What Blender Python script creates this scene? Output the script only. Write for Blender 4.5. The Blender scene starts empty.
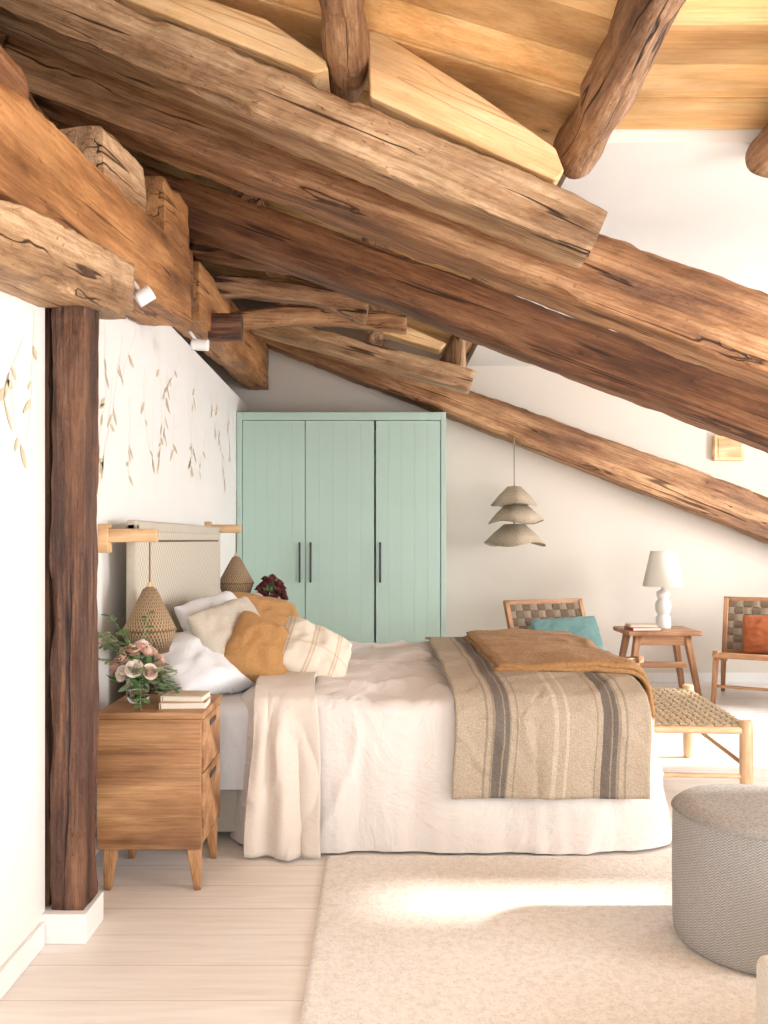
import bpy, bmesh, math, random
from mathutils import Vector, Matrix, noise
R = random.Random(7)
V = Vector
COL = bpy.context.scene.collection

def c(r, g, b, k=1.0):
    def f(x):
        x /= 255.0
        return (x/12.92 if x <= .04045 else ((x+.055)/1.055)**2.4)*k
    return (f(r), f(g), f(b), 1)
def mul(col, k): return (min(col[0]*k,1), min(col[1]*k,1), min(col[2]*k,1), 1)

# ------------------------------------------------------------------ materials
class M:
    def __init__(s, name, rough=.7):
        s.m = bpy.data.materials.new(name); s.m.use_nodes = True
        s.n = s.m.node_tree.nodes; s.l = s.m.node_tree.links
        s.b = s.n['Principled BSDF']; s.b.inputs['Roughness'].default_value = rough
        s.tc = s.n.new('ShaderNodeTexCoord')
    def mapping(s, scale=(1,1,1), src='Object', rot=(0,0,0)):
        mp = s.n.new('ShaderNodeMapping'); mp.inputs['Scale'].default_value = scale
        mp.inputs['Rotation'].default_value = rot
        s.l.new(s.tc.outputs[src], mp.inputs['Vector']); return mp.outputs[0]
    def noise(s, vec, scale=5, detail=4, rough=.5, dist=0):
        t = s.n.new('ShaderNodeTexNoise'); t.inputs['Scale'].default_value = scale
        t.inputs['Detail'].default_value = detail; t.inputs['Roughness'].default_value = rough
        t.inputs['Distortion'].default_value = dist
        s.l.new(vec, t.inputs['Vector']); return t.outputs['Fac']
    def ramp(s, fac, stops, interp='LINEAR'):
        r = s.n.new('ShaderNodeValToRGB'); e = r.color_ramp.elements
        r.color_ramp.interpolation = interp
        while len(e) < len(stops): e.new(.5)
        for i,(p,cc) in enumerate(stops):
            e[i].position = p; e[i].color = cc if len(cc)==4 else (*cc,1)
        s.l.new(fac, r.inputs['Fac']); return r.outputs['Color']
    def mix(s, a, b, fac=.5, mode='MIX'):
        x = s.n.new('ShaderNodeMix'); x.data_type = 'RGBA'; x.blend_type = mode
        for sock, v in ((x.inputs[6],a),(x.inputs[7],b),(x.inputs[0],fac)):
            if hasattr(v,'is_output'): s.l.new(v, sock)
            else: sock.default_value = v
        return x.outputs[2]
    def math(s, op, a, b=0.0):
        x = s.n.new('ShaderNodeMath'); x.operation = op
        for i,v in enumerate((a,b)):
            if hasattr(v,'is_output'): s.l.new(v, x.inputs[i])
            else: x.inputs[i].default_value = v
        return x.outputs[0]
    def color(s, o):
        if hasattr(o,'is_output'): s.l.new(o, s.b.inputs['Base Color'])
        else: s.b.inputs['Base Color'].default_value = o
    def bump(s, h, strength=.3, dist=.01):
        bp = s.n.new('ShaderNodeBump'); bp.inputs['Strength'].default_value = strength
        bp.inputs['Distance'].default_value = dist
        s.l.new(h, bp.inputs['Height']); s.l.new(bp.outputs[0], s.b.inputs['Normal'])

def m_plain(name, col, rough=.7, var=.06, vs=3, bump=.1, bs=60, bd=.004):
    k = M(name, rough); v = k.mapping()
    k.color(k.ramp(k.noise(v, vs, 5), [(.3, mul(col,1-var)), (.7, mul(col,1+var))]))
    if bump: k.bump(k.noise(v, bs, 3), bump, bd)
    return k.m

def m_fabric(name, col, var=.08, fine=350, bump=.5, sheen=.04, wr=0):
    k = M(name, .9); v = k.mapping()
    n1 = k.noise(v, 4, 4); n2 = k.noise(k.mapping((1,1,5)), fine*.5, 2)
    base = k.ramp(n1, [(.3, mul(col,1-var*.5)), (.7, mul(col,1+var*.3))])
    k.color(k.mix(base, k.ramp(n2, [(.35, (1-var*2,)*3), (.6, (1,1,1))]), 1.0, 'MULTIPLY'))
    h = n2
    if wr:
        cr = k.math('ABSOLUTE', k.math('SUBTRACT', k.noise(v, 3.2, 4, .55, 1.2), .5))
        cr = k.math('MINIMUM', k.math('MULTIPLY', cr, 9.0), 1.0)
        h = k.math('ADD', k.math('MULTIPLY', n2, .10), k.math('MULTIPLY', k.noise(v, 7, 5, .55, .6), wr))
        h = k.math('ADD', h, k.math('MULTIPLY', cr, -.28*wr))
        k.bump(h, bump, .03)
    else: k.bump(h, bump, .002)
    k.b.inputs['Sheen Weight'].default_value = sheen
    return k.m

def m_wood(name, dark, mid, light, axis='X', gs=1.0, rough=.6, crack=0.0, bump=.3, island=False, knots=True, bd=.008):
    k = M(name, rough)
    def sc(a, b): return {'X':(a,b,b),'Y':(b,a,b),'Z':(b,b,a)}[axis]
    g = k.noise(k.mapping(sc(.7*gs, 6*gs)), 1.6, 8, .62, .2)
    f = k.noise(k.mapping(sc(1.8*gs, 52*gs)), 1.6, 5, .7, .1)
    gg = k.math('ADD', k.math('MULTIPLY', g, .6), k.math('MULTIPLY', f, .4))
    col = k.ramp(gg, [(.36, dark), (.49, mid), (.60, light)])
    big = k.noise(k.mapping(sc(1.0*gs, 2.6*gs)), 1.6, 5)
    col = k.mix(col, k.ramp(big, [(.34, (.60,.54,.50)), (.48,(.93,.91,.88)), (.62, (1.18,1.18,1.18))]), .88, 'MULTIPLY')
    if knots:
        vo = k.n.new('ShaderNodeTexVoronoi'); vo.inputs['Scale'].default_value = 1.5*gs
        k.l.new(k.mapping(sc(1.4,2.6)), vo.inputs['Vector'])
        col = k.mix(col, k.ramp(vo.outputs['Distance'], [(.03,(.30,.22,.17)), (.055,(.75,.66,.58)), (.10,(.80,.74,.68)), (.17,(1,1,1))]), .8, 'MULTIPLY')
    h = gg
    if crack:
        cn = k.noise(k.mapping(sc(.30, 8)), 1.2, 2, .5, .08)
        ridge = k.math('ABSOLUTE', k.math('SUBTRACT', cn, .5))
        msk = k.noise(k.mapping(sc(.9, 3.2)), 1.7, 2)
        wdt = k.math('MULTIPLY', k.math('MAXIMUM', k.math('SUBTRACT', msk, .47), 0.0), .14)
        cm = k.math('MINIMUM', k.math('DIVIDE', ridge, k.math('ADD', wdt, .0001)), 1.0)
        cmc = k.ramp(cm, [(.32,(.15,.11,.08)), (1.0,(1,1,1))])
        col = k.mix(col, cmc, crack, 'MULTIPLY')
        sp = k.noise(k.mapping(sc(9, 22)), 3, 2)
        col = k.mix(col, k.ramp(sp, [(.27,(.30,.22,.18)), (.32,(1,1,1))]), crack*.7, 'MULTIPLY')
        h = k.math('ADD', gg, k.math('MULTIPLY', cm, .8))
        h = k.math('ADD', h, k.math('MULTIPLY', k.noise(k.mapping(sc(5,8)), 2.4, 4), 1.5))
    if island:
        ge = k.n.new('ShaderNodeNewGeometry')
        col = k.mix(col, k.ramp(ge.outputs['Random Per Island'], [(0,(.76,.69,.62)), (.5,(.95,.93,.90)), (1,(1.08,1.06,1.04))]), 1.0, 'MULTIPLY')
        h = k.math('ADD', gg, k.math('MULTIPLY', k.noise(k.mapping(sc(1.5,5)), 2.0, 4), 2.0))
    k.color(col); k.bump(h, bump, bd)
    return k.m

W_RAFT = m_wood('old_oak', c(98,63,38), c(152,107,70), c(196,152,110), crack=.9, bump=.6, bd=.022)
W_DARKB = m_wood('dark_beam', c(72,43,26), c(116,75,47), c(152,108,73), crack=.8, bump=.55, bd=.02)
W_PALE = m_wood('worn_oak', c(114,83,57), c(168,131,95), c(208,174,137), crack=.95, bump=.7, bd=.022)
W_LIGHT = m_wood('new_pine', c(218,172,116), c(238,198,146), c(246,216,172), crack=.25, bump=.4, bd=.014)
W_ORANGE = m_wood('orange_beam', c(110,70,40), c(160,109,64), c(194,141,90), crack=.75, bump=.45, bd=.016)
W_LOG = m_wood('log', c(90,62,43), c(142,104,74), c(184,145,108), crack=.95, bump=.75, bd=.026)
W_POST = m_wood('post_wood', c(48,29,20), c(86,54,38), c(132,92,66), crack=.9, bump=.8, bd=.03)
W_CEIL = m_wood('ceiling_pine', c(214,162,102), c(238,194,134), c(248,214,162), crack=.12, bump=.35, island=True, bd=.012)
W_NIGHT = m_wood('mango_wood', c(126,86,55), c(164,119,80), c(192,150,106), axis='X', gs=1.2, rough=.5, bump=.08, bd=.003)
W_NIGHTL = m_wood('mango_leg', c(126,86,55), c(164,119,80), c(192,150,106), axis='X', gs=2, rough=.5, bump=.08, bd=.003, knots=False)
W_OAK = m_wood('oak_light', c(190,148,104), c(212,172,126), c(224,190,148), gs=2, rough=.5, bump=.08, bd=.003, knots=False)
W_BENCH = m_wood('bench_wood', c(190,154,116), c(208,174,136), c(220,192,158), gs=2, rough=.5, bump=.1, bd=.003, knots=False)
W_TEAK = m_wood('teak', c(126,86,56), c(160,114,78), c(184,138,100), gs=2, rough=.5, bump=.08, bd=.003, knots=False)
DARKH = m_plain('mortise_dark', c(40,28,20), .95, .2, 20, .3, 60)

WALL = m_plain('wall_plaster', c(234,231,226), .9, .015, 2, .2, 10, .008)
WALLB = m_plain('back_wall_plaster', c(222,212,200), .9, .02, 2, .2, 10, .008)
TRIM = m_plain('white_trim', c(236,234,231), .5, .01, 2, 0)
MINT = m_plain('mint_paint', c(182,206,194), .45, .02, 3, .04, 40, .001)
BLACK = m_plain('black_metal', c(38,36,36), .4, .02, 3, 0)
WHITEM = m_plain('white_metal', c(232,230,226), .4, .01, 3, 0)
CERAM = m_plain('white_ceramic', c(230,227,222), .35, .02, 6, .05, 30, .002)
SHEET = m_fabric('white_sheet', c(229,230,233), .02, 500, .3, wr=.6)
DUVET = m_fabric('linen_duvet', c(226,219,213), .03, 450, .5, wr=.9)
BLANK = m_fabric('cream_linen', c(222,211,200), .04, 400, .4, wr=.7)
BASEF = m_fabric('bed_base_fabric', c(190,182,168), .08)
MUST = m_fabric('mustard_velvet', c(182,136,84), .08, 200, .4, wr=.6)
OCHRE = m_fabric('ochre_wool', c(180,136,88), .18, 140, .5, wr=.7)
BEIGE = m_fabric('beige_linen', c(202,192,176), .07, 300, .4, wr=.6)
TEAL = m_fabric('teal_fabric', c(104,138,134), .08, 300, .3, wr=.4)
RUST = m_fabric('rust_fabric', c(172,94,54), .08, 300, .3, wr=.4)
CREAM = m_fabric('cream_boucle', c(228,220,208), .08, 160, .8)
WEB = m_fabric('webbing_brown', c(156,136,114), .16, 300, .5)
WEBD = m_fabric('webbing_dark', c(120,100,80), .14, 300, .5)
ROPE = m_fabric('paper_cord', c(200,178,146), .14, 260, .6)
SHADE = m_fabric('lamp_shade', c(234,227,216), .02, 300, .2)
LINSH = m_fabric('pendant_fabric', c(194,176,152), .16, 120, .7)
CORD = m_plain('cord', c(150,140,126), .8, .05, 3, 0)
CORDB = m_plain('cord_brown', c(128,94,64), .8, .05, 3, 0)
LEAF = m_plain('leaf_green', c(92,124,70), .6, .25, 30, .1, 60)
LEAFD = m_plain('leaf_sage', c(136,152,112), .6, .2, 30, .1, 60)
ROSE = m_plain('rose_blush', c(238,208,192), .7, .06, 40, .05, 60)
ROSEP = m_plain('rose_pink', c(232,188,172), .7, .06, 40, .05, 60)
ROSEW = m_plain('rose_cream', c(242,228,214), .7, .05, 40, .05, 60)
BERRY = m_plain('burgundy_bloom', c(120,56,60), .7, .25, 40, .1, 60)
VINE = m_plain('vine_ink', c(212,196,166), .9, .12, 20, 0)
BOOKC = m_plain('book_cream', c(206,190,166), .7, .04, 10, 0)
BOOKO = m_plain('book_ochre', c(186,156,118), .7, .04, 10, 0)
BOOKR = m_plain('book_red', c(178,94,76), .6, .04, 10, 0)
PAPER = m_plain('paper', c(224,216,202), .8, .04, 200, .2, 200)

g = M('glass', .03); g.b.inputs['Transmission Weight'].default_value = 1; g.b.inputs['IOR'].default_value = 1.3
g.color(c(245,250,248)); GLASS = g.m

k = M('whitewashed_planks', .42)
v = k.mapping()
br = k.n.new('ShaderNodeTexBrick')
k.l.new(v, br.inputs['Vector'])
br.inputs['Scale'].default_value = 1; br.inputs['Brick Width'].default_value = 2.8; br.inputs['Row Height'].default_value = .21
br.inputs['Mortar Size'].default_value = .0016; br.inputs['Mortar Smooth'].default_value = .2
br.inputs['Color1'].default_value = c(242,237,232); br.inputs['Color2'].default_value = c(233,226,219); br.inputs['Mortar'].default_value = c(190,175,160)
gn = k.noise(k.mapping((1.2,16,1)), 2.2, 8, .6, .6)
col = k.mix(br.outputs['Color'], k.ramp(gn, [(.3,(.90,.875,.85)),(.62,(1.03,1.03,1.03))]), .9, 'MULTIPLY')
vo = k.n.new('ShaderNodeTexVoronoi'); vo.inputs['Scale'].default_value = 2.2; k.l.new(k.mapping((1,2.2,1)), vo.inputs['Vector'])
col = k.mix(col, k.ramp(vo.outputs['Distance'], [(.02,(.66,.52,.40)),(.05,(1,1,1))]), .6, 'MULTIPLY')
k.color(col); k.bump(k.math('ADD', gn, k.math('MULTIPLY', br.outputs['Fac'], -2.0)), .12, .004)
FLOOR = k.m
k = M('rug_pile', .95); v = k.mapping()
n1 = k.noise(v, 120, 3, .7); n2 = k.noise(v, 2.5, 3); n3 = k.noise(v, 44, 4, .65)
nn_ = k.math('ADD', k.math('MULTIPLY', n1, .5), k.math('MULTIPLY', n3, .5))
k.color(k.mix(k.ramp(nn_, [(.34, c(216,208,199)), (.56, c(244,239,233))]), k.ramp(n2, [(.3,(.97,.97,.965)),(.7,(1.0,1.0,1.0))]), 1, 'MULTIPLY'))
k.bump(nn_, .6, .012)
RUG = k.m
k = M('herringbone_tweed', .95)
sx = k.n.new('ShaderNodeSeparateXYZ'); k.l.new(k.tc.outputs['UV'], sx.inputs[0])
pp = k.math('PINGPONG', k.math('MULTIPLY', sx.outputs[0], 170), 1.0)
ph = k.math('ADD', k.math('MULTIPLY', sx.outputs[1], 80*6.283), k.math('MULTIPLY', pp, 6.0))
wv = k.math('ADD', k.math('MULTIPLY', k.math('SINE', ph), .5), .5)
nz = k.noise(k.mapping(), 180, 2)
k.color(k.mix(k.ramp(wv, [(.2, c(146,142,138)), (.75, c(186,182,178))]), k.ramp(nz, [(.3,(.82,.82,.82)),(.7,(1.08,1.08,1.08))]), 1, 'MULTIPLY'))
k.bump(wv, .4, .002)
TWEED = k.m
TWEEDT = m_fabric('tweed_top', c(172,168,163), .16, 200, .6)
k = M('striped_throw', .95)
sx = k.n.new('ShaderNodeSeparateXYZ'); k.l.new(k.tc.outputs['UV'], sx.inputs[0])
T = c(178,162,142); D = c(112,102,94); L = c(194,180,160); G = c(150,137,118)
stops = [(0,T),(.155,G),(.165,T),(.19,G),(.20,D),(.245,G),(.252,D),(.275,G),(.285,T),(.31,G),(.318,T),(.50,L),(.52,T),(.56,L),(.575,T),(.72,G),(.73,T),(.755,D),(.80,G),(.806,D),(.83,G),(.845,T),(.87,G),(.88,T)]
base = k.ramp(sx.outputs[0], stops, 'CONSTANT')
nz = k.noise(k.mapping((1,1,1)), 160, 2, .6)
k.color(k.mix(base, k.ramp(nz, [(.3,(.80,.79,.78)),(.65,(1.08,1.08,1.08))]), 1, 'MULTIPLY'))
k.bump(k.math('ADD', nz, k.math('MULTIPLY', k.noise(k.mapping(), 9, 4, .5, .8), 4.0)), .6, .008); THROW = k.m
k = M('striped_cushion', .95)
sx = k.n.new('ShaderNodeSeparateXYZ'); k.l.new(k.tc.outputs['Object'], sx.inputs[0])
fx = k.math('FRACT', k.math('MULTIPLY', sx.outputs[0], 8.0)); fy = k.math('FRACT', k.math('MULTIPLY', sx.outputs[1], 5.0))
a1 = k.ramp(fx, [(0,(1,1,1)),(.66,(.80,.72,.64)),(.74,(.95,.92,.88)),(.80,(.80,.72,.64)),(.86,(1,1,1))], 'CONSTANT')
a2 = k.ramp(fy, [(0,(1,1,1)),(.84,(.90,.86,.80)),(.9,(1,1,1))], 'CONSTANT')
k.color(k.mix(k.mix(c(216,205,188), a1, 1, 'MULTIPLY'), a2, 1, 'MULTIPLY')); k.bump(k.noise(k.mapping(), 200, 2), .5, .003)
STRC = k.m
k = M('woven_jute', .85)
sx = k.n.new('ShaderNodeSeparateXYZ'); k.l.new(k.tc.outputs['UV'], sx.inputs[0])
a = k.math('SINE', k.math('MULTIPLY', sx.outputs[0], 6.283*44)); b_ = k.math('SINE', k.math('MULTIPLY', sx.outputs[1], 6.283*20))
wv = k.math('ADD', k.math('MULTIPLY', k.math('MULTIPLY', a, b_), .5), .5)
k.color(k.ramp(wv, [(.15, c(106,80,58)), (.6, c(184,156,122))])); k.bump(wv, .9, .006)
JUTE = k.m
k = M('headboard_weave', .9); v = k.mapping((1,45,45))
ch = k.n.new('ShaderNodeTexChecker'); ch.inputs['Scale'].default_value = 1; k.l.new(v, ch.inputs['Vector'])
k.color(k.mix(c(212,203,188), c(184,173,156), ch.outputs['Fac'])); k.bump(k.noise(v, 3, 2), .5, .004)
HEADB = k.m

# ------------------------------------------------------------------ geometry helpers
def mk(name, vs, fs, mat, smooth=True, uvs=None):
    me = bpy.data.meshes.new(name); me.from_pydata([tuple(x) for x in vs], [], fs); me.update()
    if uvs is not None:
        ul = me.uv_layers.new(name='UVMap')
        for p in me.polygons:
            for li, vi in zip(p.loop_indices, p.vertices): ul.data[li].uv = uvs[vi]
    mats = mat if isinstance(mat, (list,tuple)) else [mat]
    for m in mats: me.materials.append(m)
    for p in me.polygons: p.use_smooth = smooth
    o = bpy.data.objects.new(name, me); COL.objects.link(o)
    return o
def fixn(o):
    bm = bmesh.new(); bm.from_mesh(o.data); bmesh.ops.recalc_face_normals(bm, faces=bm.faces); bm.to_mesh(o.data); bm.free(); return o
def group(name, parts, loc=None, rotz=0, scale=1):
    e = bpy.data.objects.new(name, None); e.empty_display_size = .1; COL.objects.link(e)
    for p in parts: p.parent = e
    if loc: e.location = loc
    e.rotation_euler[2] = rotz; e.scale=(scale,)*3
    return e
def box(name, x0,x1,y0,y1,z0,z1, mat, bev=.004, seg=2):
    bm = bmesh.new(); bmesh.ops.create_cube(bm, size=1)
    for v in bm.verts: v.co = V(((v.co.x)*(x1-x0), v.co.y*(y1-y0), v.co.z*(z1-z0)))
    if bev: bmesh.ops.bevel(bm, geom=bm.edges[:], offset=bev, segments=seg, profile=.5, affect='EDGES')
    me = bpy.data.meshes.new(name); bm.to_mesh(me); bm.free(); me.materials.append(mat)
    o = bpy.data.objects.new(name, me); COL.objects.link(o); o.location = ((x0+x1)/2,(y0+y1)/2,(z0+z1)/2)
    if bev:
        for p in me.polygons: p.use_smooth = True
        o.modifiers.new('wn','WEIGHTED_NORMAL')
    return o
def frame(p0, p1):
    x = (V(p1)-V(p0)); L = x.length; x.normalize()
    up = V((0,0,1)) if abs(x.z) < .95 else V((0,1,0))
    y = up.cross(x).normalized(); z = x.cross(y)
    m = Matrix((x,y,z)).transposed().to_4x4(); m.translation = V(p0)
    return m, L
def section(ex):
    if ex < 4:
        n=28; return [(math.cos(2*math.pi*j/n)*1.0, math.sin(2*math.pi*j/n)) for j in range(n)]
    rad = .05 if ex >= 11 else (.09 if ex>=8 else .28); pts=[]
    for q in range(4):
        a0=q*math.pi/2; cx,cy=[(1-rad,1-rad),(-1+rad,1-rad),(-1+rad,-1+rad),(1-rad,-1+rad)][q]
        for j in range(4): a=a0+math.pi/2*j/3; pts.append((cx+rad*math.cos(a),cy+rad*math.sin(a)))
        p=pts[-1]; nq=(q+1)%4; c2=[(1-rad,1-rad),(-1+rad,1-rad),(-1+rad,-1+rad),(1-rad,-1+rad)][nq]
        a1=nq*math.pi/2; e=(c2[0]+rad*math.cos(a1),c2[1]+rad*math.sin(a1))
        for j in range(1,8): pts.append((p[0]+(e[0]-p[0])*j/8,p[1]+(e[1]-p[1])*j/8))
    return pts
def beam(name, p0, p1, h, w, mat, h1=None, w1=None, ex=7, wob=.012, seed=0, sag=0):
    m, L = frame(p0, p1); h1 = h1 or h; w1 = w1 or w
    S=section(ex); n=len(S)
    seg = max(6, int(L/(.03 if wob else .08))); vs=[]; fs=[]
    lg = 1.0 if ex>=8 else 2.2
    for i in range(seg+1):
        t = i/seg; x = t*L; hh = (h+(h1-h)*t)/2; ww = (w+(w1-w)*t)/2
        sc = 1 - (.03 if i in (0,seg) else 0)
        cz_ = sag*math.sin(math.pi*t) + noise.noise(V((x*.8+seed*7, seed, 3)))*wob*.6*lg
        cy = noise.noise(V((x*.8+seed*5, seed, 9)))*wob*.5*lg
        for j,(a,b) in enumerate(S):
            y = ww*a*sc; z = hh*b*sc
            d = 0
            if wob:
                d = noise.noise(V((x*3.2+seed*11, y*8, z*8)))*wob*.55*lg + noise.noise(V((x*10+seed*3, y*18, z*18)))*wob*.38
                if abs(a)>.85 and abs(b)>.85:
                    d -= max(0,noise.noise(V((x*2.5+seed,a*2,b*2)))-.12)*wob*5 + abs(noise.noise(V((x*11+seed,a,b))))*wob*.6
            l = math.hypot(y,z) or 1
            vs.append((x, y+y/l*d+cy, z+z/l*d+cz_))
    for i in range(seg):
        for j in range(n):
            a=i*n+j; b=i*n+(j+1)%n; fs.append((a,b,b+n,a+n))
    fs.append(tuple(range(n-1,-1,-1))); fs.append(tuple(range(seg*n, seg*n+n)))
    o = mk(name, vs, fs, mat); o.matrix_world = m; fixn(o)
    for p in o.data.polygons:
        if len(p.vertices)>4: p.use_smooth=False
    return o
def cut(o, boxes):
    # real pockets cut into a timber; boxes given in the timber's local frame
    for (x,y,z,sx,sy,sz) in boxes:
        bm=bmesh.new(); bmesh.ops.create_cube(bm,size=1)
        for v in bm.verts: v.co=V((x+v.co.x*sx+noise.noise(v.co*3)*.006,y+v.co.y*sy,z+v.co.z*sz+noise.noise(v.co*5)*.006))
        me=bpy.data.meshes.new('cutter'); bm.to_mesh(me); bm.free(); me.materials.append(DARKH)
        co=bpy.data.objects.new('cutter',me); COL.objects.link(co); co.matrix_world=o.matrix_world
        md=o.modifiers.new('b','BOOLEAN'); md.operation='DIFFERENCE'; md.object=co; md.solver='EXACT'
        try: md.material_mode='TRANSFER'
        except Exception: pass
        dg=bpy.context.evaluated_depsgraph_get(); dg.update()
        nm=bpy.data.meshes.new_from_object(o.evaluated_get(dg)); o.modifiers.clear(); o.data=nm
        bpy.data.objects.remove(co)
    return o
def rod(name, p0, p1, r0, r1, mat, n=14, bulge=0):
    m, L = frame(p0, p1); vs=[]; fs=[]; seg=8
    rows=[(0,r0*.8)]+[(.004+.992*t/seg, r0+(r1-r0)*t/seg+bulge*math.sin(math.pi*t/seg)) for t in range(seg+1)]+[(1,r1*.8)]
    for t,r in rows:
        for j in range(n):
            a=2*math.pi*j/n; vs.append((t*L, r*math.cos(a), r*math.sin(a)))
    k=len(rows)
    for i in range(k-1):
        for j in range(n):
            a=i*n+j; b=i*n+(j+1)%n; fs.append((a,b,b+n,a+n))
    fs.append(tuple(range(n-1,-1,-1))); fs.append(tuple(range((k-1)*n,k*n)))
    o=mk(name,vs,fs,mat); o.matrix_world=m; fixn(o); return o
def lathe(name, prof, loc, mat, n=56, rf=None, zf=None):
    vs=[];fs=[];uv=[]
    Lz=0; acc=[0]
    for i in range(1,len(prof)): Lz+=math.dist(prof[i],prof[i-1]); acc.append(Lz)
    for i,(r,z) in enumerate(prof):
        for j in range(n+1):
            a=2*math.pi*j/n; rr=r*(rf(a,z) if rf else 1)
            vs.append((rr*math.cos(a),rr*math.sin(a),z+(zf(a,r) if zf else 0))); uv.append((j/n, acc[i]/Lz))
    N=n+1
    for i in range(len(prof)-1):
        for j in range(n): a=i*N+j; fs.append((a,a+1,a+1+N,a+N))
    o=mk(name,vs,fs,mat,uvs=uv); o.location=loc; return o
def curve(name, pts, r, mat, closed=False):
    cu=bpy.data.curves.new(name,'CURVE'); cu.dimensions='3D'; cu.bevel_depth=r; cu.bevel_resolution=3
    sp=cu.splines.new('POLY'); sp.points.add(len(pts)-1)
    for i,p in enumerate(pts): sp.points[i].co=(*p,1)
    sp.use_cyclic_u=closed; cu.materials.append(mat)
    o=bpy.data.objects.new(name,cu); COL.objects.link(o); return o
def crease(x,y,s,f=1.6,p=7):
    wx=x+noise.noise(V((x*1.5,y*1.5,s)))*.5; wy=y+noise.noise(V((x*1.5,y*1.5,s+9)))*.5
    return (1-min(1,abs(noise.noise(V((wx*f,wy*f,s+3)))*2.2)))**p
def pillow(name, ctr, w, h, t, nrm, mat, roll=0, seed=0, pinch=.055, wr=.012):
    n=34; vs=[];fs=[]
    def side(sg):
        b=len(vs)
        for i in range(n+1):
            for j in range(n+1):
                u=math.sin((i/n*2-1)*math.pi/2); v=math.sin((j/n*2-1)*math.pi/2)
                cr=1-.07*(u*u*v*v)**2
                x=w/2*u*(1-pinch*(1-v*v))*cr; y=h/2*v*(1-pinch*(1-u*u))*cr
                th=t/2*(max(0,(1-u*u))*max(0,(1-v*v)))**.40
                nn=noise.noise(V((u*2+seed*3,v*2,sg*5+seed)))*wr*2+noise.noise(V((u*5+seed*3,v*5,sg+seed)))*wr-crease(u,v,seed+sg,1.2,5)*.012
                vs.append((x+noise.noise(V((u*2,v*2,seed)))*wr,y+noise.noise(V((v*2,u*2,seed+4)))*wr,sg*(th+nn*(th/(t/2)))))
        for i in range(n):
            for j in range(n):
                a=b+i*(n+1)+j; f=(a,a+n+1,a+n+2,a+1); fs.append(f if sg>0 else f[::-1])
    side(1); side(-1)
    o=mk(name,vs,fs,mat)
    bm=bmesh.new(); bm.from_mesh(o.data); bmesh.ops.remove_doubles(bm,verts=bm.verts,dist=.0015); bm.to_mesh(o.data); bm.free()
    fixn(o)
    z=V(nrm).normalized(); up=V((0,0,1)); x=up.cross(z)
    x = x.normalized() if x.length>.01 else V((0,1,0)); y=z.cross(x)
    m=Matrix((x,y,z)).transposed().to_4x4() @ Matrix.Rotation(roll,4,'Z'); m.translation=V(ctr); o.matrix_world=m
    return o
def strip(name, x0, x1, path, mat, nx=70, thick=.012, rip=.01, k=9, seed=0, flare=0, hemn=.01, shift=0):
    P=[]
    for i in range(len(path)-1):
        a,b=path[i],path[i+1]; L=math.dist(a[:2],b[:2]); q=max(1,int(L/.02))
        for j in range(q): t=j/q; P.append([a[m]+(b[m]-a[m])*t for m in range(3)])
    P.append(list(path[-1])); vs=[];fs=[];uv=[]
    for i,(y,z,hg) in enumerate(P):
        for j in range(nx+1):
            u=j/nx; xc=(x0+x1)/2+shift*hg; x=xc+(u-.5)*(x1-x0)*(1+flare*hg)+noise.noise(V((i*.045,seed,u*2)))*hemn
            d=(math.sin(u*k*6.28+seed+noise.noise(V((u*3,hg,seed)))*3)*.5+noise.noise(V((u*k*.8,hg*1.2,seed+2))))*rip*hg
            d+=crease(x*1.6,z*1.2,seed,1.8,6)*.012*min(1,hg*2)
            wz=noise.noise(V((x*3,y*3,seed+8)))*.010*(1-hg)+crease(x,y,seed,1.8,6)*.010*(1-hg)
            vs.append((x,y-abs(d)*1.2,z+wz)); uv.append((u,i/len(P)))
    N=nx+1
    for i in range(len(P)-1):
        for j in range(nx): a=i*N+j; fs.append((a,a+1,a+1+N,a+N))
    o=mk(name,vs,fs,mat,uvs=uv); s=o.modifiers.new('s','SOLIDIFY'); s.thickness=thick; s.offset=0
    return o
def woven(name, org, U, Vv, nu, nv, wid, mat, th=.004, amp=.004, mat2=None):
    org=V(org);U=V(U);Vv=V(Vv);Nn=U.cross(Vv).normalized();vs=[];fs=[];mi=[]
    def st(o0,D,S,cnt,par,width,ix):
        q=cnt*4; b=len(vs)
        for i in range(q+1):
            t=i/q; z=math.sin((t*cnt+.0)*math.pi)*amp*(1 if par else -1)
            for (s,zz) in ((-.5,th/2),(.5,th/2),(.5,-th/2),(-.5,-th/2)):
                vs.append(o0+D*t+S*(s*width)+Nn*(z+zz))
        for i in range(q):
            for j in range(4):
                a=b+i*4+j; c2=b+i*4+(j+1)%4; fs.append((a,c2,c2+4,a+4)); mi.append(ix)
    for i in range(nv): st(org+Vv*((i+.5)/nv),U,Vv.normalized(),nu,i%2,wid*Vv.length/nv,0)
    for i in range(nu): st(org+U*((i+.5)/nu),Vv,U.normalized(),nv,(i+1)%2,wid*U.length/nu,1)
    o=mk(name,vs,fs,[mat,mat2 or mat],smooth=False)
    for p,i in zip(o.data.polygons,mi): p.material_index=i
    return fixn(o)

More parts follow.
